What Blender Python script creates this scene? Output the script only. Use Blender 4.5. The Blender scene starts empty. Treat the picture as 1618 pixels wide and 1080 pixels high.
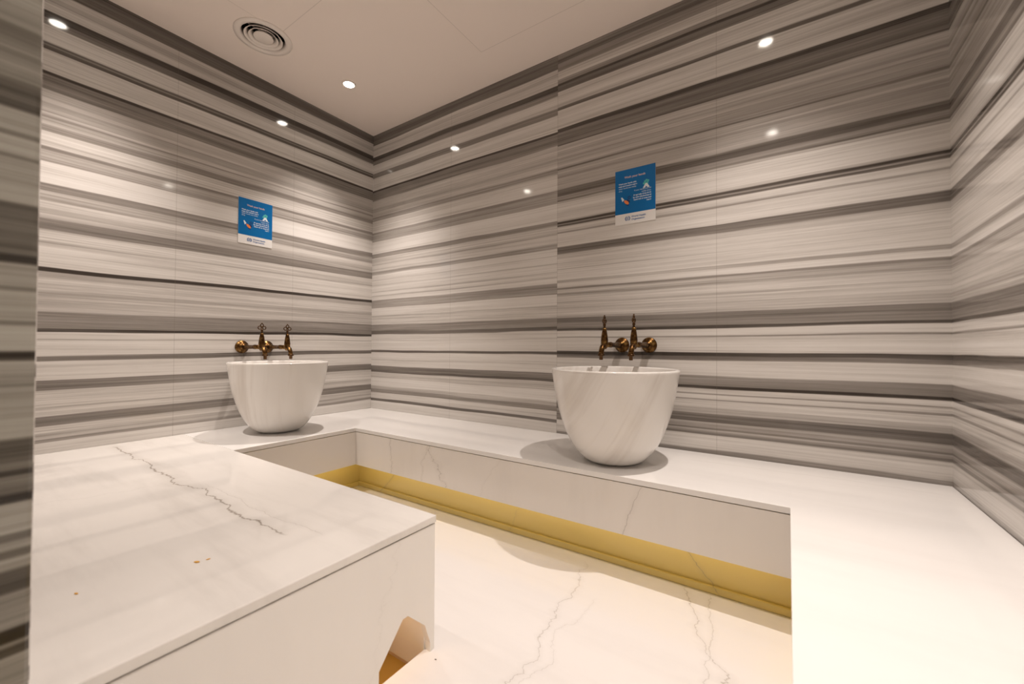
import bpy, bmesh, math, random
from mathutils import Vector, Matrix
C = bpy.context.scene.collection
sc = bpy.context.scene
PI = math.pi
random.seed(4)

# ------------------------------------------------------------------ camera, world, exposure
sc.view_settings.view_transform = 'Standard'
sc.view_settings.look = 'None'
sc.view_settings.gamma = 1.0
sc.view_settings.use_curve_mapping = False
sc.view_settings.exposure = 0.40

cam_d = bpy.data.cameras.new('camera')
cam = bpy.data.objects.new('camera', cam_d); C.objects.link(cam)
sc.camera = cam
CAM = Vector((2.6632, -2.0239, 0.4679))
yaw, pitch, roll = -0.5914, 0.0138, 0.0055
fwd = Vector((math.sin(yaw)*math.cos(pitch), math.cos(yaw)*math.cos(pitch), math.sin(pitch)))
rgt = Vector((math.cos(yaw), -math.sin(yaw), 0))
up = rgt.cross(fwd)
r2 = math.cos(roll)*rgt + math.sin(roll)*up
u2 = -math.sin(roll)*rgt + math.cos(roll)*up
cam.matrix_world = Matrix(((r2.x, u2.x, -fwd.x, CAM.x), (r2.y, u2.y, -fwd.y, CAM.y), (r2.z, u2.z, -fwd.z, CAM.z), (0, 0, 0, 1)))
cam_d.sensor_fit = 'HORIZONTAL'; cam_d.sensor_width = 36.0
cam_d.lens = 649.5/1618*36.0
cam_d.clip_start = 0.02
cam_d.dof.use_dof = True
cam_d.dof.focus_distance = 2.2
cam_d.dof.aperture_fstop = 3.6

w = bpy.data.worlds.new('world'); sc.world = w; w.use_nodes = True
w.node_tree.nodes['Background'].inputs[0].default_value = (1.0, 0.88, 0.79, 1)
w.node_tree.nodes['Background'].inputs[1].default_value = 0.85

SPOT_W = 84.0
SPOT_COL = (1.0, 0.89, 0.82)
DOWNLIGHTS = [(0.40, -0.49), (0.41, -1.60), (2.57, -0.52), (2.57, -1.62)]

# ------------------------------------------------------------------ room dimensions (bench top is z = 0)
H = 2.10            # ceiling
W = 3.1325          # right wall
FR = -1.93          # front wall, with the opening the camera stands in
ZF = -0.37          # floor of the sunken walkway
ZA = -0.21          # lower edge of the apron panels
RY, LX, BX, BY, RX = -0.549, 0.590, 1.8456, -1.180, 2.667

# ------------------------------------------------------------------ helpers
def tag(o, label, cat=None, group=None, kind=None):
    if label: o['label'] = label
    if cat: o['category'] = cat
    if group: o['group'] = group
    if kind: o['kind'] = kind
    return o

def thing(name, label, cat, loc=(0, 0, 0), rz=0.0, group=None):
    o = bpy.data.objects.new(name, None); C.objects.link(o)
    o.location = loc; o.rotation_euler = (0, 0, rz)
    o.empty_display_size = .05
    return tag(o, label, cat, group)

def obj(name, bm, mat, parent=None, smooth=False, bevel=0.0, autos=None):
    bmesh.ops.recalc_face_normals(bm, faces=bm.faces[:])
    me = bpy.data.meshes.new(name); bm.to_mesh(me); bm.free()
    if isinstance(mat, (list, tuple)):
        for m in mat: me.materials.append(m)
    else:
        me.materials.append(mat)
    o = bpy.data.objects.new(name, me); C.objects.link(o)
    if parent: o.parent = parent
    if smooth:
        for p in me.polygons: p.use_smooth = True
    if bevel:
        b = o.modifiers.new('bevel', 'BEVEL'); b.width = bevel; b.segments = 2; b.limit_method = 'ANGLE'; b.angle_limit = 0.6
    return o

def add_box(bm, x0, x1, y0, y1, z0, z1, mi=0):
    vs = [bm.verts.new((x, y, z)) for z in (z0, z1) for y in (y0, y1) for x in (x0, x1)]
    for f in ((0, 2, 3, 1), (4, 5, 7, 6), (0, 1, 5, 4), (2, 6, 7, 3), (0, 4, 6, 2), (1, 3, 7, 5)):
        fa = bm.faces.new([vs[i] for i in f]); fa.material_index = mi
    return bm

def box(*a): return add_box(bmesh.new(), *a)

def prism(poly, z0, z1, bm=None):
    bm = bm or bmesh.new()
    a = [bm.verts.new((x, y, z0)) for x, y in poly]; b = [bm.verts.new((x, y, z1)) for x, y in poly]
    bm.faces.new(a[::-1]); bm.faces.new(b); n = len(poly)
    for i in range(n): bm.faces.new((a[i], a[(i+1) % n], b[(i+1) % n], b[i]))
    return bm

def lathe(prof, n=48, bm=None, mat=None, closed=False):
    """revolve (r, z) pairs about z; r = 0 makes a pole"""
    bm = bm or bmesh.new(); M = mat or Matrix()
    rings = []
    for r, z in prof:
        if r < 1e-6: rings.append([bm.verts.new(M @ Vector((0, 0, z)))])
        else: rings.append([bm.verts.new(M @ Vector((r*math.cos(2*PI*k/n), r*math.sin(2*PI*k/n), z))) for k in range(n)])
    pairs = list(zip(rings, rings[1:]))
    if closed: pairs.append((rings[-1], rings[0]))
    for a, b in pairs:
        for k in range(n):
            k2 = (k+1) % n
            q = [a[k % len(a)], a[k2 % len(a)], b[k2 % len(b)], b[k % len(b)]]
            u = []
            for v in q:
                if v not in u: u.append(v)
            if len(u) > 2: bm.faces.new(u)
    return bm

def tube(pts, radii, n=16, bm=None):
    bm = bm or bmesh.new(); pts = [Vector(p) for p in pts]
    if not isinstance(radii, (list, tuple)): radii = [radii]*len(pts)
    rings = []; ref = None
    for i, p in enumerate(pts):
        t = (pts[min(i+1, len(pts)-1)] - pts[max(i-1, 0)]).normalized()
        if ref is None: ref = Vector((1, 0, 0)) if abs(t.x) < .9 else Vector((0, 1, 0))
        a = (ref - t*ref.dot(t)).normalized(); ref = a; b = t.cross(a)
        rings.append([bm.verts.new(p + radii[i]*(math.cos(2*PI*k/n)*a + math.sin(2*PI*k/n)*b)) for k in range(n)])
    for r0, r1 in zip(rings, rings[1:]):
        for k in range(n): bm.faces.new((r0[k], r0[(k+1) % n], r1[(k+1) % n], r1[k]))
    bm.faces.new(rings[0][::-1]); bm.faces.new(rings[-1])
    return bm

def torus(bm, c, R, r, M, n=24, m=10):
    g = []
    for i in range(n):
        a = 2*PI*i/n
        g.append([bm.verts.new(M @ Vector((c[0] + (R + r*math.cos(2*PI*j/m))*math.cos(a), r*math.sin(2*PI*j/m),
                                           c[1] + (R + r*math.cos(2*PI*j/m))*math.sin(a)))) for j in range(m)])
    for i in range(n):
        for j in range(m):
            bm.faces.new((g[i][j], g[(i+1) % n][j], g[(i+1) % n][(j+1) % m], g[i][(j+1) % m]))
    return bm

def sphere(bm, c, r, sx=1, sy=1, sz=1):
    bmesh.ops.create_uvsphere(bm, u_segments=16, v_segments=10, radius=r,
                              matrix=Matrix.Translation(c) @ Matrix.Diagonal((sx, sy, sz, 1)))
    return bm

# ------------------------------------------------------------------ node helper
class NT:
    def __init__(s, name):
        s.m = bpy.data.materials.new(name); s.m.use_nodes = True
        s.t = s.m.node_tree; s.b = s.t.nodes['Principled BSDF']
    def n(s, typ, **kw):
        nd = s.t.nodes.new(typ)
        for k, v in kw.items(): setattr(nd, k, v)
        return nd
    def l(s, a, b): s.t.links.new(a, b)
    def put(s, sock, v):
        if isinstance(v, (int, float)): sock.default_value = v
        elif isinstance(v, (tuple, list)): sock.default_value = v
        else: s.l(v, sock)
    def math(s, op, a, b=0.0, c=None, clamp=False):
        nd = s.n('ShaderNodeMath', operation=op); nd.use_clamp = clamp
        s.put(nd.inputs[0], a); s.put(nd.inputs[1], b)
        if c is not None: s.put(nd.inputs[2], c)
        return nd.outputs[0]
    def xyz(s):
        g = s.n('ShaderNodeNewGeometry'); q = s.n('ShaderNodeSeparateXYZ'); s.l(g.outputs['Position'], q.inputs[0])
        return q.outputs[0], q.outputs[1], q.outputs[2]
    def objxyz(s):
        g = s.n('ShaderNodeTexCoord'); q = s.n('ShaderNodeSeparateXYZ'); s.l(g.outputs['Object'], q.inputs[0])
        return q.outputs[0], q.outputs[1], q.outputs[2]
    def vec(s, x, y, z):
        q = s.n('ShaderNodeCombineXYZ'); s.put(q.inputs[0], x); s.put(q.inputs[1], y); s.put(q.inputs[2], z); return q.outputs[0]
    def noise(s, v, scale=1.0, detail=4.0, rough=0.55):
        q = s.n('ShaderNodeTexNoise'); s.l(v, q.inputs['Vector'])
        q.inputs['Scale'].default_value = scale; q.inputs['Detail'].default_value = detail; q.inputs['Roughness'].default_value = rough
        return q.outputs['Fac']
    def ramp(s, f, stops, interp='LINEAR'):
        q = s.n('ShaderNodeValToRGB'); s.put(q.inputs[0], f); cr = q.color_ramp; cr.interpolation = interp
        while len(cr.elements) < len(stops): cr.elements.new(.5)
        for e, (p, c) in zip(cr.elements, stops): e.position = p; e.color = (*c, 1) if len(c) == 3 else c
        return q.outputs[0]
    def mix(s, f, a, b):
        q = s.n('ShaderNodeMix', data_type='RGBA'); s.put(q.inputs[0], f)
        s.put(q.inputs[6], a if not isinstance(a, tuple) else (*a, 1)); s.put(q.inputs[7], b if not isinstance(b, tuple) else (*b, 1))
        return q.outputs[2]
    def mixf(s, f, a, b):
        q = s.n('ShaderNodeMix', data_type='FLOAT'); s.put(q.inputs[0], f); s.put(q.inputs[2], a); s.put(q.inputs[3], b); return q.outputs[0]
    def smooth(s, v, a, b):
        q = s.n('ShaderNodeMapRange', interpolation_type='SMOOTHSTEP'); s.put(q.inputs[0], v)
        q.inputs[1].default_value = a; q.inputs[2].default_value = b; return q.outputs[0]

def plain(name, col, rough=.5, metal=0.0, emit=None, strength=0.0, spec=.5):
    t = NT(name); b = t.b
    b.inputs['Base Color'].default_value = (*col, 1); b.inputs['Roughness'].default_value = rough; b.inputs['Metallic'].default_value = metal
    b.inputs['Specular IOR Level'].default_value = spec
    if emit: b.inputs['Emission Color'].default_value = (*emit, 1); b.inputs['Emission Strength'].default_value = strength
    return t.m

# ------------------------------------------------------------------ striped marble: (upper edge height, darkness) from the ceiling down
L = [(2.106,0.75),(2.0382,0.25),(2.0121,0.36),(1.9808,0.28),(1.9443,0.95),(1.913,0.7),(1.8818,0.2),(1.8036,0.8),(1.7952,0.55),(1.7869,0.85),(1.7723,0.18),(1.6785,1.0),(1.6659,0.63),(1.6003,0.28),(1.543,0.38),(1.5013,0.3),(1.4857,0.5),(1.4773,0.32),(1.4492,0.5),(1.4179,0.18),(1.3502,0.56),(1.3346,0.38),(1.2825,0.06),(1.1888,0.56),(1.1555,0.32),(1.1264,0.38),(1.1139,0.2),(1.0847,0.3),(1.0403,0.6),(0.9937,0.2),(0.9419,0.33),(0.9336,0.16),(0.828,1.0),(0.8104,0.35),(0.7814,0.22),(0.7296,0.4),(0.7089,0.28),(0.6364,0.55),(0.5609,0.95),(0.5474,0.1),(0.5174,0.3),(0.5092,0.12),(0.4419,0.68),(0.4191,0.1),(0.3364,0.6),(0.2929,0.22),(0.2536,0.15),(0.2226,0.32),(0.2123,0.2),(0.1813,0.6),(0.1399,0.22),(0.111,0.36),(0.0985,0.25),(0.083,0.48),(0.0675,0.1),(0.0035,0.42),(-0.0255,None)]
B1 = [(2.099,0.7),(2.0204,0.22),(1.9942,0.32),(1.9785,0.22),(1.9314,0.88),(1.9,0.58),(1.8686,0.18),(1.8007,0.6),(1.7642,0.18),(1.6703,0.97),(1.6578,0.6),(1.5921,0.26),(1.5349,0.34),(1.4933,0.28),(1.4621,0.5),(1.4538,0.42),(1.4309,0.13),(1.3426,0.52),(1.3271,0.38),(1.27,0.05),(1.1768,0.5),(1.1488,0.22),(1.1013,0.34),(1.093,0.16),(1.043,0.42),(1.0169,0.1),(0.9804,0.24),(0.9741,0.1),(0.9386,0.22),(0.9303,0.1),(0.8886,0.24),(0.8803,0.1),(0.8574,0.28),(0.8501,0.1),(0.8219,0.45),(0.7616,0.08),(0.7013,0.3),(0.6909,0.2),(0.6338,0.5),(0.585,0.74),(0.5622,0.14),(0.5228,0.22),(0.5124,0.1),(0.4451,0.74),(0.4295,0.07),(0.3778,0.22),(0.3674,0.07),(0.3261,0.58),(0.293,0.78),(0.2786,0.26),(0.2331,0.05),(0.1733,0.3),(0.1506,0.52),(0.1238,0.14),(0.0784,0.72),(0.0599,0.08),(-0.0019,0.42),(-0.0245,None)]
B2 = [(2.1073,0.62),(2.0696,0.78),(2.0478,0.5),(2.018,0.55),(2.0032,0.2),(1.9586,0.5),(1.9368,0.92),(1.924,0.7),(1.8893,0.2),(1.8024,0.75),(1.7856,0.2),(1.6819,0.9),(1.6612,0.65),(1.6031,0.68),(1.5918,0.78),(1.5852,0.3),(1.5531,0.38),(1.5243,0.3),(1.5119,0.38),(1.4584,0.66),(1.4502,0.34),(1.4173,0.44),(1.405,0.35),(1.3417,0.75),(1.3072,0.48),(1.2859,0.66),(1.2776,0.3),(1.2653,0.13),(1.1792,0.3),(1.1669,0.88),(1.1538,0.5),(1.1473,0.82),(1.1383,0.2),(1.1072,0.42),(1.099,0.14),(1.0221,0.66),(0.9828,0.28),(0.9583,0.16),(0.8995,0.28),(0.8946,0.13),(0.8375,0.36),(0.822,0.08),(0.8033,0.08),(0.7951,0.52),(0.7837,0.28),(0.7609,0.42),(0.7511,0.22),(0.7137,0.3),(0.7055,0.22),(0.6405,0.35),(0.6291,0.66),(0.6022,0.52),(0.5705,0.88),(0.5584,0.12),(0.5267,0.46),(0.5202,0.12),(0.4504,0.88),(0.4334,0.62),(0.4164,0.1),(0.3483,0.55),(0.3054,0.97),(0.2925,0.16),(0.2714,0.52),(0.2658,0.16),(0.2472,0.52),(0.2415,0.16),(0.2067,0.34),(0.1801,0.75),(0.1421,0.42),(0.1284,0.5),(0.1139,0.65),(0.1074,0.42),(0.0937,0.6),(0.0816,0.16),(0.0171,0.5),(-0.0071,None)]
J = [(0.8876,0.3),(0.849,0.45),(0.8028,0.35),(0.7835,0.62),(0.7604,0.75),(0.7488,0.2),(0.7218,0.5),(0.7164,0.2),(0.6948,0.5),(0.6902,0.2),(0.6371,0.7),(0.6178,0.62),(0.5832,0.5),(0.5755,0.98),(0.5655,0.25),(0.537,0.5),(0.5331,0.22),(0.4962,0.45),(0.4916,0.15),(0.46,1.0),(0.4493,0.25),(0.4216,0.35),(0.4178,0.18),(0.3563,0.62),(0.3294,0.5),(0.3194,0.85),(0.3132,0.5),(0.291,0.9),(0.281,0.15),(0.2449,0.55),(0.2349,0.2),(0.2257,0.6),(0.2165,0.25),(0.2027,0.7),(0.1758,0.35),(0.1336,1.0),(0.1168,0.5),(0.1122,0.9),(0.1014,0.3),(0.057,None)]

def profile(t, segs, z):
    """darkness of the layered stone at height z"""
    pieces = []
    lo = segs[-1][0]; hi = segs[0][0]
    N = 3 if hi - lo > 1.2 else 2
    for k in range(N):
        a = lo + (hi-lo)*k/N; b = lo + (hi-lo)*(k+1)/N
        q = t.n('ShaderNodeFloatCurve'); cm = q.mapping; cu = cm.curves[0]
        pts = []
        for (zt, d), (zb, _) in zip(segs, segs[1:]):
            zt2, zb2 = min(zt, b), max(zb, a)
            if zt2 - zb2 < .0015: continue
            e = min(.0018, (zt2-zb2)*.25)
            pts += [((zb2+e-a)/(b-a), d), ((zt2-e-a)/(b-a), d)]
        pts.sort()
        cu.points[0].location = (0, pts[0][1]); cu.points[1].location = (1, pts[-1][1])
        for x, d in pts: cu.points.new(min(max(x, .0005), .9995), d)
        for p in cu.points: p.handle_type = 'VECTOR'
        cm.update()
        mr = t.n('ShaderNodeMapRange'); t.put(mr.inputs[0], z); mr.inputs[1].default_value = a; mr.inputs[2].default_value = b
        t.l(mr.outputs[0], q.inputs['Value'])
        pieces.append((a, q.outputs[0]))
    out = pieces[0][1]
    for a, p in pieces[1:]:
        out = t.mixf(t.math('GREATER_THAN', z, a), out, p)
    return out

def striped(name, mode):
    t = NT(name); x, y, z = t.xyz()
    along = x if mode == 'back' else y
    # slow drift of the layers along the wall, then fine feathering
    wv = t.noise(t.vec(t.math('MULTIPLY', x, .9), t.math('MULTIPLY', y, .9), t.math('MULTIPLY', z, 2.2)), 1.0, 2.0)
    zz = t.math('ADD', z, t.math('MULTIPLY', t.math('SUBTRACT', wv, .5), .028))
    if mode == 'left': zz = t.math('ADD', zz, t.math('MULTIPLY', y, -.013))
    fw = t.noise(t.vec(t.math('MULTIPLY', x, 1.6), t.math('MULTIPLY', y, 1.6), t.math('MULTIPLY', z, 55.0)), 1.0, 3.0)
    zz = t.math('ADD', zz, t.math('MULTIPLY', t.math('SUBTRACT', fw, .5), .009))
    if mode == 'back':
        d = t.mixf(t.math('GREATER_THAN', x, 1.603), profile(t, B1, zz), profile(t, B2, zz)); seams = (0.81, 1.603, 2.40)
    elif mode == 'left':
        d = profile(t, L, zz); seams = (-.611, -1.225)
    elif mode == 'right':
        d = profile(t, B2, zz); seams = (-.80, -1.6)
    elif mode == 'jamb':
        d = profile(t, J, z); seams = ()
    else:
        d = profile(t, B1, zz); seams = (0.6, 1.2)
    # streaks drawn out along the layers
    s1 = t.noise(t.vec(t.math('MULTIPLY', x, .8), t.math('MULTIPLY', y, .8), t.math('MULTIPLY', z, 130.0)), 1.0, 5.0, .65)
    s2 = t.noise(t.vec(t.math('MULTIPLY', x, .7), t.math('MULTIPLY', y, .7), t.math('MULTIPLY', z, 28.0)), 1.0, 3.0, .6)
    s3 = t.noise(t.vec(t.math('MULTIPLY', x, 14.0), t.math('MULTIPLY', y, 14.0), t.math('MULTIPLY', z, 240.0)), 1.0, 3.0, .6)
    d = t.math('ADD', d, t.math('MULTIPLY', t.math('SUBTRACT', s1, .48), .60))
    d = t.math('ADD', d, t.math('MULTIPLY', t.math('SUBTRACT', s2, .48), .50))
    d = t.math('ADD', d, t.math('MULTIPLY', t.math('SUBTRACT', s3, .5), .12), clamp=True)
    kd = .52 if mode == 'jamb' else 1.0  # jamb stops scaled down: its unlit look is put into the colour
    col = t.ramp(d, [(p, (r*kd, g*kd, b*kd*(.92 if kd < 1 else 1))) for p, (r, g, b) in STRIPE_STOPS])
    if seams:
        ln = None
        for sx in seams:
            m = t.math('LESS_THAN', t.math('ABSOLUTE', t.math('SUBTRACT', along, sx)), .0013)
            ln = m if ln is None else t.math('MAXIMUM', ln, m)
        col = t.mix(t.math('MULTIPLY', ln, .26), col, (.16, .13, .10))
    t.l(col, t.b.inputs['Base Color'])
    t.b.inputs['Roughness'].default_value = .07
    t.b.inputs['Specular IOR Level'].default_value = .42
    return t.m

STRIPE_STOPS = [(0, (.80, .77, .735)), (.15, (.70, .665, .625)), (.3, (.53, .495, .46)), (.5, (.33, .30, .272)), (.75, (.165, .145, .128)), (1, (.055, .045, .038))]

def veined(name, veins, base=(.86, .83, .79), cloud=.10, rough=.10, cdir=(1.0, 6.0, 1.0)):
    """creamy white slab; veins = (axis a, axis b, b0, slope, wiggle, scale, width, a_min, a_max, strength)"""
    t = NT(name); x, y, z = t.xyz(); ax = {'x': x, 'y': y, 'z': z}
    cl = t.noise(t.vec(t.math('MULTIPLY', x, cdir[0]), t.math('MULTIPLY', y, cdir[1]), t.math('MULTIPLY', z, cdir[2])), 1.3, 5.0, .6)
    col = t.mix(t.math('MULTIPLY', t.smooth(cl, .45, .75), cloud*4), base, (base[0]*.80, base[1]*.79, base[2]*.78))
    tot = None
    for i, (a, b, b0, sl, wig, scl, wd, a0, a1, st) in enumerate(veins):
        va, vb = ax[a], ax[b]
        n1 = t.noise(t.vec(t.math('MULTIPLY', va, scl), t.math('MULTIPLY', vb, scl*.35), 3.1*i), 1.0, 6.0, .62)
        ctr = t.math('ADD', t.math('MULTIPLY_ADD', va, sl, b0), t.math('MULTIPLY', t.math('SUBTRACT', n1, .5), wig))
        dist = t.math('ABSOLUTE', t.math('SUBTRACT', vb, ctr))
        n2 = t.noise(t.vec(t.math('MULTIPLY', va, 9.0), t.math('MULTIPLY', vb, 9.0), 7.7+i), 1.0, 3.0)
        wdt = t.math('MULTIPLY', t.math('ADD', n2, -.1), wd*2.0)
        m = t.math('SUBTRACT', 1.0, t.math('DIVIDE', dist, wdt), clamp=True)
        halo = t.math('MULTIPLY', t.math('SUBTRACT', 1.0, t.math('DIVIDE', dist, wd*7), clamp=True), .16)
        m = t.math('MAXIMUM', m, halo)
        rng = t.math('MULTIPLY', t.smooth(va, a0, a0+.05), t.math('SUBTRACT', 1.0, t.smooth(va, a1-.05, a1)))
        m = t.math('MULTIPLY', t.math('MULTIPLY', m, rng), st)
        tot = m if tot is None else t.math('MAXIMUM', tot, m)
    if tot is not None: col = t.mix(tot, col, (.30, .255, .21))
    t.l(col, t.b.inputs['Base Color']); t.b.inputs['Roughness'].default_value = rough; t.b.inputs['Specular IOR Level'].default_value = .45
    return t.m

M = {}
M['back'] = striped('striped_marble_back', 'back'); M['left'] = striped('striped_marble_left', 'left')
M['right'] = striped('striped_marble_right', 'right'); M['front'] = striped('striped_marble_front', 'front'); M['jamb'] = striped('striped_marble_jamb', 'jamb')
M['platform'] = veined('white_marble_platform', [('x', 'y', -1.470, -.008, .15, 4.5, .0055, .05, 1.64, .95), ('x', 'y', -1.44, .0, .10, 3.0, .002, 1.0, 1.72, .35),
                                                   ('y', 'x', 1.30, .25, .3, 3.5, .0016, -1.9, -1.5, .22)], cloud=.16, rough=.045)
M['panel'] = veined('pale_marble_panel', [('z', 'y', -1.30, .3, .2, 8.0, .0014, -.5, .1, .12)], base=(.90, .87, .83), cloud=.02, rough=.05)
M['bench'] = veined('white_marble_bench', [('x', 'y', -.22, .03, .10, 2.0, .002, 2.3, 3.1, .25)], base=(.89, .87, .845), cloud=.05)
M['apron'] = veined('cream_marble_apron', [('z', 'x', .885, -.1, .10, 14.0, .003, -.3, .1, .5), ('z', 'x', 1.17, -.55, .16, 16.0, .0035, -.3, .1, .55), ('z', 'x', 1.16, .2, .14, 12.0, .0025, -.3, .1, .4),
                                             ('z', 'x', 2.243, .42, .05, 10.0, .003, -.3, .1, .5), ('z', 'x', 1.62, .6, .12, 10.0, .002, -.3, .1, .15)], base=(.84, .795, .74), cloud=.05, cdir=(5.0, 1.0, 1.0))
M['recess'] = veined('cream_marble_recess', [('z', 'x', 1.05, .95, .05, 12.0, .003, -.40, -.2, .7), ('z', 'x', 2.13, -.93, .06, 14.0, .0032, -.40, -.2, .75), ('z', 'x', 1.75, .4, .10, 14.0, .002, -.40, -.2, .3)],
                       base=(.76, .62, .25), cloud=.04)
M['floor'] = veined('white_marble_floor', [('y', 'x', 2.17, -.42, .24, 5.0, .0035, -1.9, -.45, .6), ('y', 'x', 2.40, -.10, .12, 6.0, .0025, -1.4, -.45, .4),
                                             ('y', 'x', 1.93, -.14, .22, 5.0, .003, -1.9, -.50, .5), ('y', 'x', 2.26, .15, .25, 4.0, .002, -1.9, -.7, .3)], base=(.85, .82, .80), cloud=.05)
M['ceiling_paint'] = None
M['led'] = plain('warm_yellow_led', (1, .8, .3), .5, emit=(1.0, .72, .22), strength=3.2)
M['niche_fill'] = plain('warm_niche_fill', (1, .8, .5), .5, emit=(1.0, .74, .46), strength=6.0)  # glow for the added fill strip in the niche
M['lens'] = plain('lit_lamp_lens', (1, 1, 1), .4, emit=(1.0, .93, .82), strength=42.0)
M['white_metal'] = plain('white_painted_metal', (.90, .82, .75), .42)
M['duct'] = plain('black_duct', (.012, .011, .010), .8)
M['paper'] = plain('sign_blue_print', (.0, .15, .43), .28)
M['white_print'] = plain('sign_white_print', (.85, .83, .80), .35)
M['text_white'] = plain('sign_white_lettering', (.80, .86, .90), .4)
M['text_peach'] = plain('sign_peach_lettering', (.80, .56, .46), .4)
M['text_blue'] = plain('sign_blue_lettering', (.05, .16, .42), .4)
M['teal'] = plain('sign_teal_ink', (.10, .52, .50), .4)
M['orange'] = plain('sign_orange_ink', (.85, .25, .07), .4)
M['navy'] = plain('sign_navy_ink', (.01, .03, .13), .4)
M['crumb'] = plain('orange_petal', (.80, .42, .06), .7)
M['speck'] = plain('dark_grit', (.06, .045, .03), .8)
M['lobby'] = plain('lobby_plaster', (.55, .50, .44), .7)
M['niche'] = plain('tan_niche_stone', (.74, .58, .41), .35)
M['amber'] = plain('amber_stone', (.62, .40, .10), .25)

def paint():
    t = NT('cream_ceiling_paint'); x, y, z = t.xyz()
    n = t.noise(t.vec(x, y, z), 6.0, 3.0)
    col = t.mix(t.math('MULTIPLY', n, .12), (.94, .835, .755), (.90, .80, .72))
    ln = None
    for cx, cy, hx, hy in ((1.66, -.60, .40, .345), (0.803, -1.27, .33, .33)):
        dx = t.math('SUBTRACT', t.math('ABSOLUTE', t.math('SUBTRACT', x, cx)), hx)
        dy = t.math('SUBTRACT', t.math('ABSOLUTE', t.math('SUBTRACT', y, cy)), hy)
        m = t.math('LESS_THAN', t.math('ABSOLUTE', t.math('MAXIMUM', dx, dy)), .0014)
        ln = m if ln is None else t.math('MAXIMUM', ln, m)
    col = t.mix(t.math('MULTIPLY', ln, .32), col, (.30, .25, .20))
    t.l(col, t.b.inputs['Base Color']); t.b.inputs['Roughness'].default_value = .75; t.b.inputs['Specular IOR Level'].default_value = .25
    return t.m
M['ceiling_paint'] = paint()

def brass():
    t = NT('antique_brass'); x, y, z = t.objxyz()
    n = t.noise(t.vec(x, y, z), 60.0, 4.0)
    t.l(t.ramp(n, [(.30, (.035, .017, .007)), (.52, (.13, .065, .022)), (.72, (.40, .25, .085))]), t.b.inputs['Base Color'])
    t.b.inputs['Metallic'].default_value = 1.0; t.b.inputs['Roughness'].default_value = .30
    return t.m
M['brass'] = brass()
M['dark_brass'] = plain('dark_bronze', (.085, .045, .02), .36, .95)

def basin_marble(name, tilt, seed):
    t = NT(name); x, y, z = t.objxyz()
    u = t.math('ADD', t.math('MULTIPLY', x, math.cos(.6)), t.math('MULTIPLY', y, math.sin(.6)))
    v = t.math('ADD', u, t.math('MULTIPLY', z, tilt))
    n = t.noise(t.vec(t.math('MULTIPLY_ADD', v, 9.0, seed), t.math('MULTIPLY', z, .8), t.math('MULTIPLY', y, .6)), 1.0, 5.0, .55)
    f = t.noise(t.vec(t.math('MULTIPLY_ADD', v, 26.0, seed), t.math('MULTIPLY', z, 1.5), t.math('MULTIPLY', y, 1.0)), 1.0, 4.0, .6)
    k = t.math('MULTIPLY', t.smooth(n, .48, .74), .62); k2 = t.math('MULTIPLY', t.smooth(f, .56, .76), .34)
    col = t.mix(t.math('MAXIMUM', k, k2), (.87, .84, .80), (.60, .54, .48))
    t.l(col, t.b.inputs['Base Color']); t.b.inputs['Roughness'].default_value = .14; t.b.inputs['Specular IOR Level'].default_value = .45
    return t.m

# ------------------------------------------------------------------ the room
def struct(name, bm, m, **kw):
    o = obj(name, bm, m, **kw); o['kind'] = 'structure'; return o

struct('wall_back', box(-.10, W+.10, 0, .10, -.45, H+.08), M['back'])
struct('wall_left', box(-.10, 0, -2.45, 0, -.45, H+.08), M['left'])
struct('wall_right', box(W, W+.10, -2.45, 0, -.45, H+.08), M['right'])
bm = box(0, 1.9, -2.30, FR, -.45, H+.08)
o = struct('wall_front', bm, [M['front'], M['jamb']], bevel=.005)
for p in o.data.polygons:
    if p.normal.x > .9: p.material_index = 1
struct('trim_opening', box(2.95, W, -2.30, FR, -.45, H+.08), M['front'])
struct('floor', prism([(.40, BY-.023), (BX-.023, BY-.023), (BX-.023, FR), (2.80, FR), (2.80, -.40), (.40, -.40)], ZF-.06, ZF), M['floor'])
struct('trim_threshold', box(1.9, 2.95, -3.4, FR, -.45, -.10), M['bench'])

# ceiling with a round hole for the air diffuser
VC = (.365, -.975); VR = .104
def ceiling():
    bm = bmesh.new(); n = 64
    x0, x1, y0, y1 = -.10, W+.10, -3.4, .10
    ring = [(VC[0]+VR*math.cos(2*PI*k/n), VC[1]+VR*math.sin(2*PI*k/n)) for k in range(n)]
    def edge(px, py):
        dx, dy = px-VC[0], py-VC[1]; ts = []
        if dx > 1e-9: ts.append((x1-VC[0])/dx)
        if dx < -1e-9: ts.append((x0-VC[0])/dx)
        if dy > 1e-9: ts.append((y1-VC[1])/dy)
        if dy < -1e-9: ts.append((y0-VC[1])/dy)
        t = min(ts); return (VC[0]+dx*t, VC[1]+dy*t)
    angs = sorted([2*PI*k/n for k in range(n)] + [math.atan2(cy-VC[1], cx-VC[0]) % (2*PI) for cx in (x0, x1) for cy in (y0, y1)])
    for z in (H, H+.08):
        a = [bm.verts.new((VC[0]+VR*math.cos(t), VC[1]+VR*math.sin(t), z)) for t in angs]
        b = [bm.verts.new((*edge(VC[0]+math.cos(t), VC[1]+math.sin(t)), z)) for t in angs]
        m = len(angs)
        for i in range(m): bm.faces.new((a[i], a[(i+1) % m], b[(i+1) % m], b[i]))
    return bm
struct('ceiling', ceiling(), M['ceiling_paint'])

# lobby shell behind the camera, seen only in the polish of the stone
struct('wall_lobby', box(0.6, 3.9, -3.5, -3.4, -.45, H+.08), M['lobby'])

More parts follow.
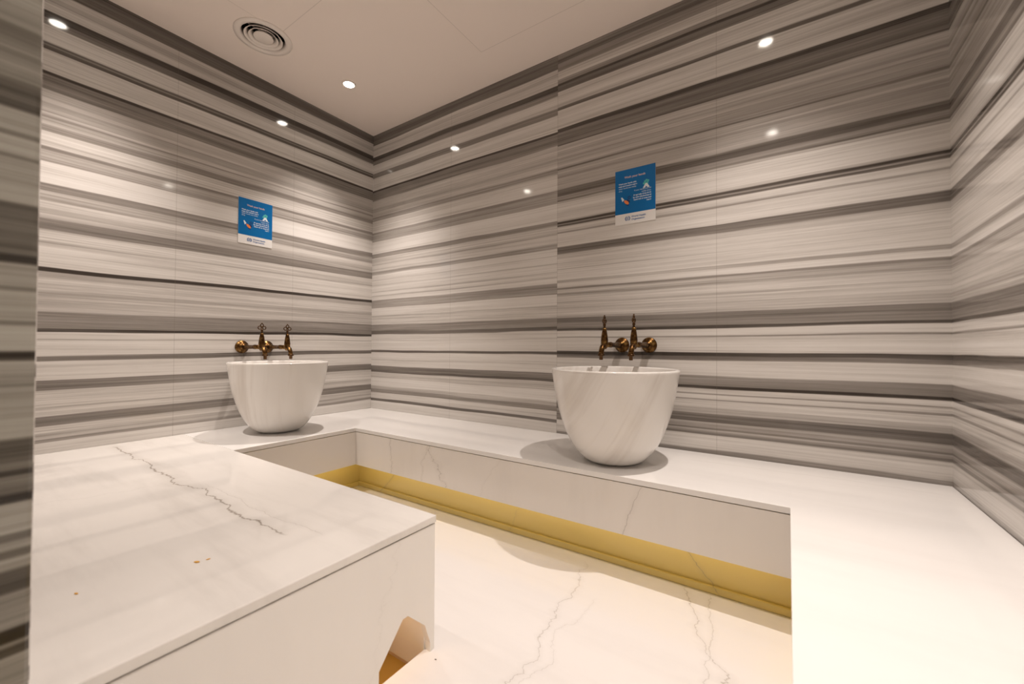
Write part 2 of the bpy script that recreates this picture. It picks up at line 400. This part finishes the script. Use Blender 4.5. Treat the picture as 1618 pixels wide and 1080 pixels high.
# ------------------------------------------------------------------ stone benches round the sunken walkway
TS = .020           # slab thickness
G = .0035           # open joint under the slab
bench = thing('marble_bench', 'polished white marble bench running under both basins around the sunken walkway', 'bench')
E = .0015
U = [(E, BY), (LX, BY), (LX, RY), (RX, RY), (RX, FR+E), (W-E, FR+E), (W-E, -E), (E, -E)]
obj('bench_top', prism(U, -TS, 0), M['bench'], bench, bevel=.0012)
bm = box(LX-.022, RX+.022, RY+.002, RY+.022, ZA, -TS-G)
obj('apron_panel', bm, M['apron'], bench)
obj('apron_panel', box(LX-.022, LX-.002, BY-.02, RY+.002, ZA, -TS-G), M['apron'], bench)
obj('apron_panel', box(RX+.002, RX+.022, FR, RY+.002, ZA, -TS-G), M['apron'], bench)
RB = .098           # depth of the lit recess below the apron
recess = bmesh.new()
add_box(recess, LX-RB-.02, RX+RB+.02, RY+RB, RY+RB+.02, ZF, -TS)
add_box(recess, LX-RB-.02, LX-RB, BY-.02, RY+RB, ZF, -TS)
add_box(recess, RX+RB, RX+RB+.02, FR, RY+RB, ZF, -TS)
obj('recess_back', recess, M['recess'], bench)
sk = bmesh.new()
add_box(sk, LX-RB, RX+RB, RY+RB-.014, RY+RB, ZF, ZF+.026)
add_box(sk, LX-RB, LX-RB+.014, BY-.02, RY+RB, ZF, ZF+.026)
add_box(sk, RX+RB-.014, RX+RB, FR, RY+RB, ZF, ZF+.026)
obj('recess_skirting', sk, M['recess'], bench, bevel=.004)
led = bmesh.new()
add_box(led, LX-.01, RX+.01, RY+.0235, RY+.0295, ZA+.010, ZA+.020)
add_box(led, LX-.0295, LX-.0235, BY, RY+.0235, ZA+.010, ZA+.020)
add_box(led, RX+.0235, RX+.0295, FR+.02, RY+.0235, ZA+.010, ZA+.020)
t_ = obj('glow_strip', led, M['led'], bench); t_['label'] = 'yellow light strip glowing under the apron'

plat = thing('marble_platform', 'broad low white marble platform with grey vein filling the left foreground', 'platform')
obj('platform_top', prism([(.0015, FR+.0015), (BX, FR+.0015), (BX, BY-.0004), (.0015, BY-.0004)], -TS, 0), M['platform'], plat, bevel=.0025)
# front panel with the small arched opening at its foot
ARCH = [(-1.369, ZF), (-1.369, -.315), (-1.296, -.229), (-1.279, -.229), (-1.218, -.287), (-1.198, -.345), (-1.198, ZF)]
def panel_with_arch():
    bm = bmesh.new(); zt = -TS-G
    for x in (BX-.003, BX-.023):
        loop = [(FR+.002, ZF), (FR+.002, zt), (BY-.003, zt), (BY-.003, ZF)] + ARCH[::-1]
        vs = [bm.verts.new((x, y, z)) for y, z in loop]
        es = [bm.edges.new((vs[i], vs[(i+1) % len(vs)])) for i in range(len(vs))]
        bmesh.ops.triangle_fill(bm, edges=es, use_beauty=True)
    bm.verts.ensure_lookup_table(); n = 4+len(ARCH)
    for i in range(n):
        a, b = bm.verts[i], bm.verts[(i+1) % n]; c, d = bm.verts[n+i], bm.verts[n+(i+1) % n]
        bm.faces.new((a, b, d, c))
    return bm
obj('front_panel', panel_with_arch(), M['panel'], plat)
obj('rear_panel', box(.002, BX-.023, BY-.023, BY-.003, ZF, -TS-G), M['platform'], plat)
NX = 1.66           # arched niche behind the panel, its amber floor lower than the walkway
nb = bmesh.new()
add_box(nb, NX, BX-.023, -1.198, -1.185, -.46, -.20)
add_box(nb, NX, BX-.023, -1.40, -1.369, -.46, -.20)
add_box(nb, NX-.02, NX, -1.40, -1.198, -.46, -.20)
add_box(nb, NX-.02, BX-.023, -1.40, -1.198, -.20, -.18)
ns = obj('glow_strip', box(NX+.01, BX-.03, -1.366, -1.346, -.212, -.200), M['niche_fill'], plat); ns['label'] = 'added warm fill strip hidden under the top of the arched opening'  # unseen glowing strip added to brighten the niche interior
nl = obj('niche_lining', nb, M['niche'], plat); nl['label'] = 'tan stone lining inside the small arched opening'
nf = obj('niche_floor', box(NX, BX-.023, -1.369, -1.198, -.46, -.444), M['amber'], plat); nf['label'] = 'amber yellow floor of the small arched opening'

# ------------------------------------------------------------------ basins
BASIN = [(.0, .0), (.085, .0), (.112, .006), (.131, .018), (.152, .040), (.178, .076), (.198, .118), (.217, .170), (.232, .220), (.244, .278), (.2525, .330),
         (.2585, .368), (.2600, .376), (.2590, .3805), (.2560, .382), (.246, .382), (.2425, .3805), (.2405, .376),
         (.236, .340), (.226, .270), (.212, .200), (.190, .130), (.160, .080), (.115, .050), (.06, .040), (.022, .038), (.0, .036)]
def basin(loc, s, label, mat):
    t = thing('marble_basin', label, 'basin', loc, 0, 'marble basins on the bench')
    o = obj('bowl', lathe([(r*s, z) for r, z in BASIN], 96), mat, t, smooth=True)
    o2 = obj('drain', lathe([(0, .0375), (.020, .0385), (.022, .041), (.017, .0425), (0, .0425)], 32), M['brass'], t, smooth=True); o2['label'] = 'small brass drain in the bowl'
    return t
basin((2.053, -.347, 0), 1.0, 'deep white marble basin on the bench under the right sign, larger in view', basin_marble('streaked_marble_right', -.42, 2.0))
basin((.299, -.835, 0), .955, 'deep white marble basin near the left wall beneath the left sign', basin_marble('streaked_marble_left', -.12, 9.3))

# ------------------------------------------------------------------ old brass taps (wall at local y = 0, arm towards -y, arm height z = 0)
def make_tap(along):
    """along: the pierced key grip lies along the arm"""
    t = thing('brass_tap', '', 'tap', (0, 0, 0), 0, 'antique brass wall taps')
    Rw = Matrix.Rotation(PI/2, 4, 'X')      # lathe axis z -> -y
    fl = [(.0, .0), (.0365, .0), (.0375, .003), (.0355, .007), (.030, .009), (.029, .012), (.022, .016), (.0165, .019), (.0165, .030), (.0, .030)]
    obj('wall_flange', lathe([(r, z) for r, z in fl], 40, None, Rw), M['brass'], t, smooth=True)
    arm = [(.0125, .028), (.0120, .060), (.0138, .064), (.0138, .070), (.0120, .074), (.0112, .150), (.0134, .156), (.0138, .166), (.0120, .172), (.0120, .226)]
    obj('supply_arm', lathe([(0, .028)]+arm+[(0, .226)], 24, None, Rw), M['brass'], t, smooth=True)
    ya = -.240
    T = Matrix.Translation((0, ya, 0))
    body = [(0, -.020), (.008, -.020), (.0125, -.014), (.0150, -.004), (.0160, .006), (.0150, .012), (.0162, .015), (.0160, .020), (.0140, .040), (.0108, .060), (.0088, .068), (.0108, .071), (.0088, .075), (0, .075)]
    obj('valve_body', lathe(body, 32, None, T), M['brass'], t, smooth=True)
    sp = obj('spout', tube([(0, ya+.004, -.004), (0, ya-.012, -.005), (0, ya-.026, -.013), (0, ya-.036, -.028), (0, ya-.040, -.044)], [.0125, .0125, .012, .0115, .0115], 20), M['brass'], t, smooth=True)
    Ts = Matrix.Translation((0, ya-.040, 0))
    nz = obj('nozzle', lathe([(0, -.040), (.0145, -.041), (.0165, -.045), (.0145, -.050), (.0085, -.051), (.0085, -.066), (.0062, -.068), (.0055, -.050), (0, -.050)], 24, None, Ts), M['dark_brass'], sp, smooth=True)
    # key: turned stem and trefoil grip of three rings
    kb = lathe([(0, .072), (.0050, .072), (.0062, .078), (.0042, .083), (.0072, .089), (.0050, .095), (.0036, .099), (0, .099)], 20, None, T)
    Mx = T @ (Matrix.Rotation(PI/2, 4, 'Z') if along else Matrix())
    for c in ((0, .1205), (-.0118, .1065), (.0118, .1065)):
        torus(kb, c, .0078 if c[0] == 0 else .0088, .0026, Mx)
    sphere(kb, T @ Vector((0, 0, .110)), .0042)
    sphere(kb, T @ Vector((0, 0, .1312)), .0033)
    kb2 = obj('key_handle', kb, M['dark_brass'], t, smooth=True)
    return t

def copy_tree(o, parent=None):
    c = o.copy(); C.objects.link(c)
    if parent: c.parent = parent
    for ch in o.children: copy_tree(ch, c)
    return c

TAPS = [(True, (2.105, 0, .484), 0, 'antique brass wall tap over the right basin, the one nearer the right wall'),
        (True, (1.971, 0, .484), 0, 'antique brass wall tap over the right basin, the one nearer the room corner'),
        (False, (0, -.905, .464), PI/2, 'antique brass wall tap over the left basin, the one farther from the corner'),
        (False, (0, -.765, .464), PI/2, 'antique brass wall tap over the left basin, the one nearer the corner')]
protos = {}
for al, loc, rz, lab in TAPS:
    if al not in protos: t = protos[al] = make_tap(al)
    else: t = copy_tree(protos[al])
    t.location = loc; t.rotation_euler = (0, 0, rz); t['label'] = lab

# ------------------------------------------------------------------ hand washing signs
def text_bm(body, size, x, z, y, align, bold=0.0, width=None):
    cu = bpy.data.curves.new('lettering', 'FONT'); cu.body = body; cu.size = size; cu.align_x = align; cu.align_y = 'CENTER'
    cu.offset = bold; cu.space_line = .95
    o = bpy.data.objects.new('lettering', cu); C.objects.link(o)
    bpy.context.view_layer.update()
    dg = bpy.context.evaluated_depsgraph_get()
    me = bpy.data.meshes.new_from_object(o.evaluated_get(dg))
    bm = bmesh.new(); bm.from_mesh(me)
    bpy.data.objects.remove(o); bpy.data.meshes.remove(me)
    if bm.verts:
        xs = [v.co.x for v in bm.verts]; w0 = max(xs)-min(xs)
        k = min(1.0, width/w0) if width else 1.0
        for v in bm.verts: v.co = Vector((x + v.co.x*k, y, z + v.co.y))
    return bm

def disc(bm, x, z, y, r, n=24, sx=1.0, sz=1.0, rot=0.0):
    vs = []
    for k in range(n):
        a = 2*PI*k/n; px, pz = r*sx*math.cos(a), r*sz*math.sin(a)
        vs.append(bm.verts.new((x+px*math.cos(rot)-pz*math.sin(rot), y, z+px*math.sin(rot)+pz*math.cos(rot))))
    bm.faces.new(vs); return bm
def ring(bm, x, z, y, r0, r1, a0=0.0, a1=2*PI, n=28):
    P = [(x+r*math.cos(a0+(a1-a0)*k/n), z+r*math.sin(a0+(a1-a0)*k/n)) for r in (r0, r1) for k in range(n+1)]
    vs = [bm.verts.new((px, y, pz)) for px, pz in P]
    for k in range(n): bm.faces.new((vs[k], vs[k+1], vs[n+2+k], vs[n+1+k]))
    return bm
def poly(bm, pts, y):
    bm.faces.new([bm.verts.new((px, y, pz)) for px, pz in pts]); return bm

def make_sign(label, loc, rz, W_, H_):
    t = thing('hygiene_sign', label, 'sign', loc, rz, 'hand washing signs')
    zb = H_*(-.5+.19)            # lower edge of the blue field
    obj('board', box(-W_/2, W_/2, -.003, 0, -H_/2, H_/2), M['white_print'], t)
    y = -.0034; y2 = -.0037; y3 = -.0040
    bl = obj('blue_field', poly(bmesh.new(), [(-W_/2, zb), (W_/2, zb), (W_/2, H_/2), (-W_/2, H_/2)], y), M['paper'], t); bl['label'] = 'bright blue printed field'
    ti = obj('title', text_bm('Wash your hands', .0150, 0, H_*.355, y2, 'CENTER', .0002, W_*.52), M['text_peach'], t)
    para1 = bmesh.new()
    def addtxt(bm, *a):
        b = text_bm(*a); me = bpy.data.meshes.new('tmp'); b.to_mesh(me); b.free(); bm.from_mesh(me); bpy.data.meshes.remove(me)
    for i, (s, bo) in enumerate((('Wash your hands with', .0003), ('soap and running water', .0003), ('when hands are visibly', .0), ('dirty', .0))):
        addtxt(para1, s, .0098, -W_*.41, H_*(.245-.042*i), y2, 'LEFT', bo, W_*.50)
    obj('upper_text', para1, M['text_white'], t)
    para2 = bmesh.new()
    for i, (s, bo) in enumerate((('If your hands are not', .0), ('visibly dirty,', .0), ('frequently clean them', .0003), ('by using alcohol-based', .0003), ('hand rub or soap and', .0003), ('water', .0003))):
        addtxt(para2, s, .0098, W_*.40, H_*(.085-.042*i), y2, 'RIGHT', bo, W_*.50)
    obj('lower_text', para2, M['text_white'], t)
    # hands under suds, upper right
    ic = bmesh.new()
    for k in range(9):
        a = 2*PI*k/9; disc(ic, W_*.28+.012*math.cos(a)*(1 if k % 2 else .5), H_*.19+.011*math.sin(a)*(1 if k % 3 else .6), y2-.00001*k, .0052)
    q = obj('suds_picture', ic, M['teal'], t)
    ih = bmesh.new()
    poly(ih, [(W_*.28-.017, H_*.19-.025), (W_*.28-.006, H_*.19-.026), (W_*.28, H_*.19-.017), (W_*.28+.006, H_*.19-.026), (W_*.28+.017, H_*.19-.025), (W_*.28+.004, H_*.19-.004), (W_*.28-.004, H_*.19-.004)], y3)
    obj('hands_picture', ih, M['text_white'], t)
    # cuff, hands and bottle, lower left
    cx, cz = -W_*.22, -H_*.10
    p1 = poly(bmesh.new(), [(cx-.026, cz+.026), (cx-.021, cz+.029), (cx-.009, cz+.014), (cx-.019, cz+.004)], y2)
    obj('cuff_picture', p1, M['text_white'], t)
    p2 = bmesh.new(); disc(p2, cx+.002, cz-.001, y3, .009, 20, 1.7, .85, -.75)
    obj('palm_picture', p2, M['orange'], t)
    p3 = bmesh.new(); ring(p3, cx+.016, cz+.021, y2, .0042, .0075); disc(p3, cx+.011, cz+.004, y2, .008, 20, 1.4, .8, -.7); disc(p3, cx+.006, cz-.013, y2, .006, 18, 1.6, .7, -.6)
    obj('bottle_picture', p3, M['navy'], t)
    # emblem and two lines of lettering in the white strip
    ez = -H_*.405; ex = -W_*.18
    em = bmesh.new(); ring(em, ex, ez, y2, .0068, .0078)
    ring(em, ex, ez, y2, .0036, .0042); poly(em, [(ex-.0007, ez-.0100), (ex+.0007, ez-.0100), (ex+.0007, ez+.0105), (ex-.0007, ez+.0105)], y2-.00005)
    poly(em, [(ex-.0076, ez-.0005), (ex+.0076, ez-.0005), (ex+.0076, ez+.0005), (ex-.0076, ez+.0005)], y2-.0001)
    for s in (-1, 1):
        for k in range(6):
            a = PI/2 + s*(.55+.38*k)
            disc(em, ex+.0116*math.cos(a), ez+.0108*math.sin(a), y2-.00002*k, .0026, 10, 1.35, .55, a+PI/2+s*.5)
    obj('emblem', em, M['text_blue'], t)
    lt = bmesh.new()
    for i, s in enumerate(('World Health', 'Organization')): addtxt(lt, s, .0125, ex+.019, ez+.0068-.0135*i, y2, 'LEFT', .0002, W_*.42)
    obj('strip_lettering', lt, M['text_blue'], t)
    return t
make_sign('blue hand washing sign on the back wall above the right basin', (2.035, 0, 1.227), 0, .200, .274)
make_sign('blue hand washing sign on the left wall above the left basin', (0, -.839, 1.209), PI/2, .190, .268)

# ------------------------------------------------------------------ ceiling: recessed downlights and the round air diffuser
LAB = ['recessed round downlight in the ceiling near the far room corner, seen directly', 'recessed round downlight over the left foreground platform',
       'recessed round downlight above the right basin', 'recessed round downlight over the right end of the walkway']
def make_downlight():
    t = thing('downlight', '', 'ceiling light', (0, 0, H), 0, 'recessed downlights')
    obj('trim_ring', lathe([(.030, -.001), (.031, -.004), (.040, -.0045), (.0425, -.002), (.0425, 0), (.030, 0)], 40, closed=True), M['white_metal'], t, smooth=True)
    obj('lens', lathe([(0, -.0022), (.0295, -.0022), (.0295, -.0005), (0, -.0005)], 32), M['lens'], t)
    return t
d0 = make_downlight()
heads = [d0] + [copy_tree(d0) for _ in DOWNLIGHTS[1:]]
for i, (x, y) in enumerate(DOWNLIGHTS):
    t = heads[i]
    t.location = (x, y, H); t['label'] = LAB[i]
    ld = bpy.data.lights.new('lamp_beam', 'SPOT'); ld.energy = SPOT_W; ld.color = SPOT_COL; ld.spot_size = math.radians(84); ld.spot_blend = 1.0; ld.shadow_soft_size = .012
    lo = bpy.data.objects.new('lamp_beam', ld); C.objects.link(lo); lo.parent = t; lo.location = (0, 0, -.006)

vent = thing('air_diffuser', 'round white air diffuser with concentric rings set in the ceiling above the left wall', 'vent', (VC[0], VC[1], H))
obj('outer_ring', lathe([(.135, 0), (.1345, -.003), (.118, -.0065), (.106, -.006), (.100, .004), (.099, .035), (.101, .035), (.1035, 0)], 72, closed=True), M['white_metal'], vent, smooth=True)
for rb in (.088, .068):
    obj('cone_ring', lathe([(rb, -.006), (rb-.010, .003), (rb-.020, .026), (rb-.0185, .027), (rb-.008, .005), (rb+.0015, -.0045)], 64, closed=True), M['white_metal'], vent, smooth=True)
obj('centre_disc', lathe([(0, -.005), (.044, -.005), (.047, -.003), (.043, .004), (.034, .012), (0, .012)], 48), M['white_metal'], vent, smooth=True)
dk = obj('duct', lathe([(.1032, .001), (.1032, .10), (0, .10), (0, .102), (.1038, .102), (.1038, .001)], 48), M['duct'], vent); dk['label'] = 'black duct behind the rings'
br = bmesh.new(); add_box(br, -.1, .1, -.004, .004, .028, .036); add_box(br, -.004, .004, -.1, .1, .028, .036)
obj('ring_bracket', br, M['white_metal'], vent)

# ------------------------------------------------------------------ crumbs left on the stone
def crumb(name, loc, s, rz, label, mat, group=None, cat='crumb'):
    bm = bmesh.new(); bmesh.ops.create_icosphere(bm, subdivisions=2, radius=s)
    for v in bm.verts: v.co = Vector((v.co.x*1.5 + .15*s*math.sin(v.co.y*900), v.co.y*.7, v.co.z*.35))
    o = obj(name, bm, mat, None, smooth=True); o.location = (loc[0], loc[1], loc[2]+.35*s); o.rotation_euler = (0, 0, rz)
    tag(o, label, cat, group)
crumb('orange_crumb', (1.600, -1.659, 0), .0042, .5, 'orange crumb on the left platform, the larger of a close pair', M['crumb'], 'orange crumbs on the platform')
crumb('orange_crumb', (1.606, -1.640, 0), .0028, 1.2, 'orange crumb on the left platform, the smaller of a close pair', M['crumb'], 'orange crumbs on the platform')
crumb('orange_crumb', (1.549, -1.832, 0), .0030, .2, 'lone orange crumb on the left platform near the striped jamb', M['crumb'], 'orange crumbs on the platform')
crumb('dark_speck', (1.875, -1.21, ZF), .0022, .2, 'tiny dark speck on the walkway floor beside the arched opening', M['speck'], None, 'speck')
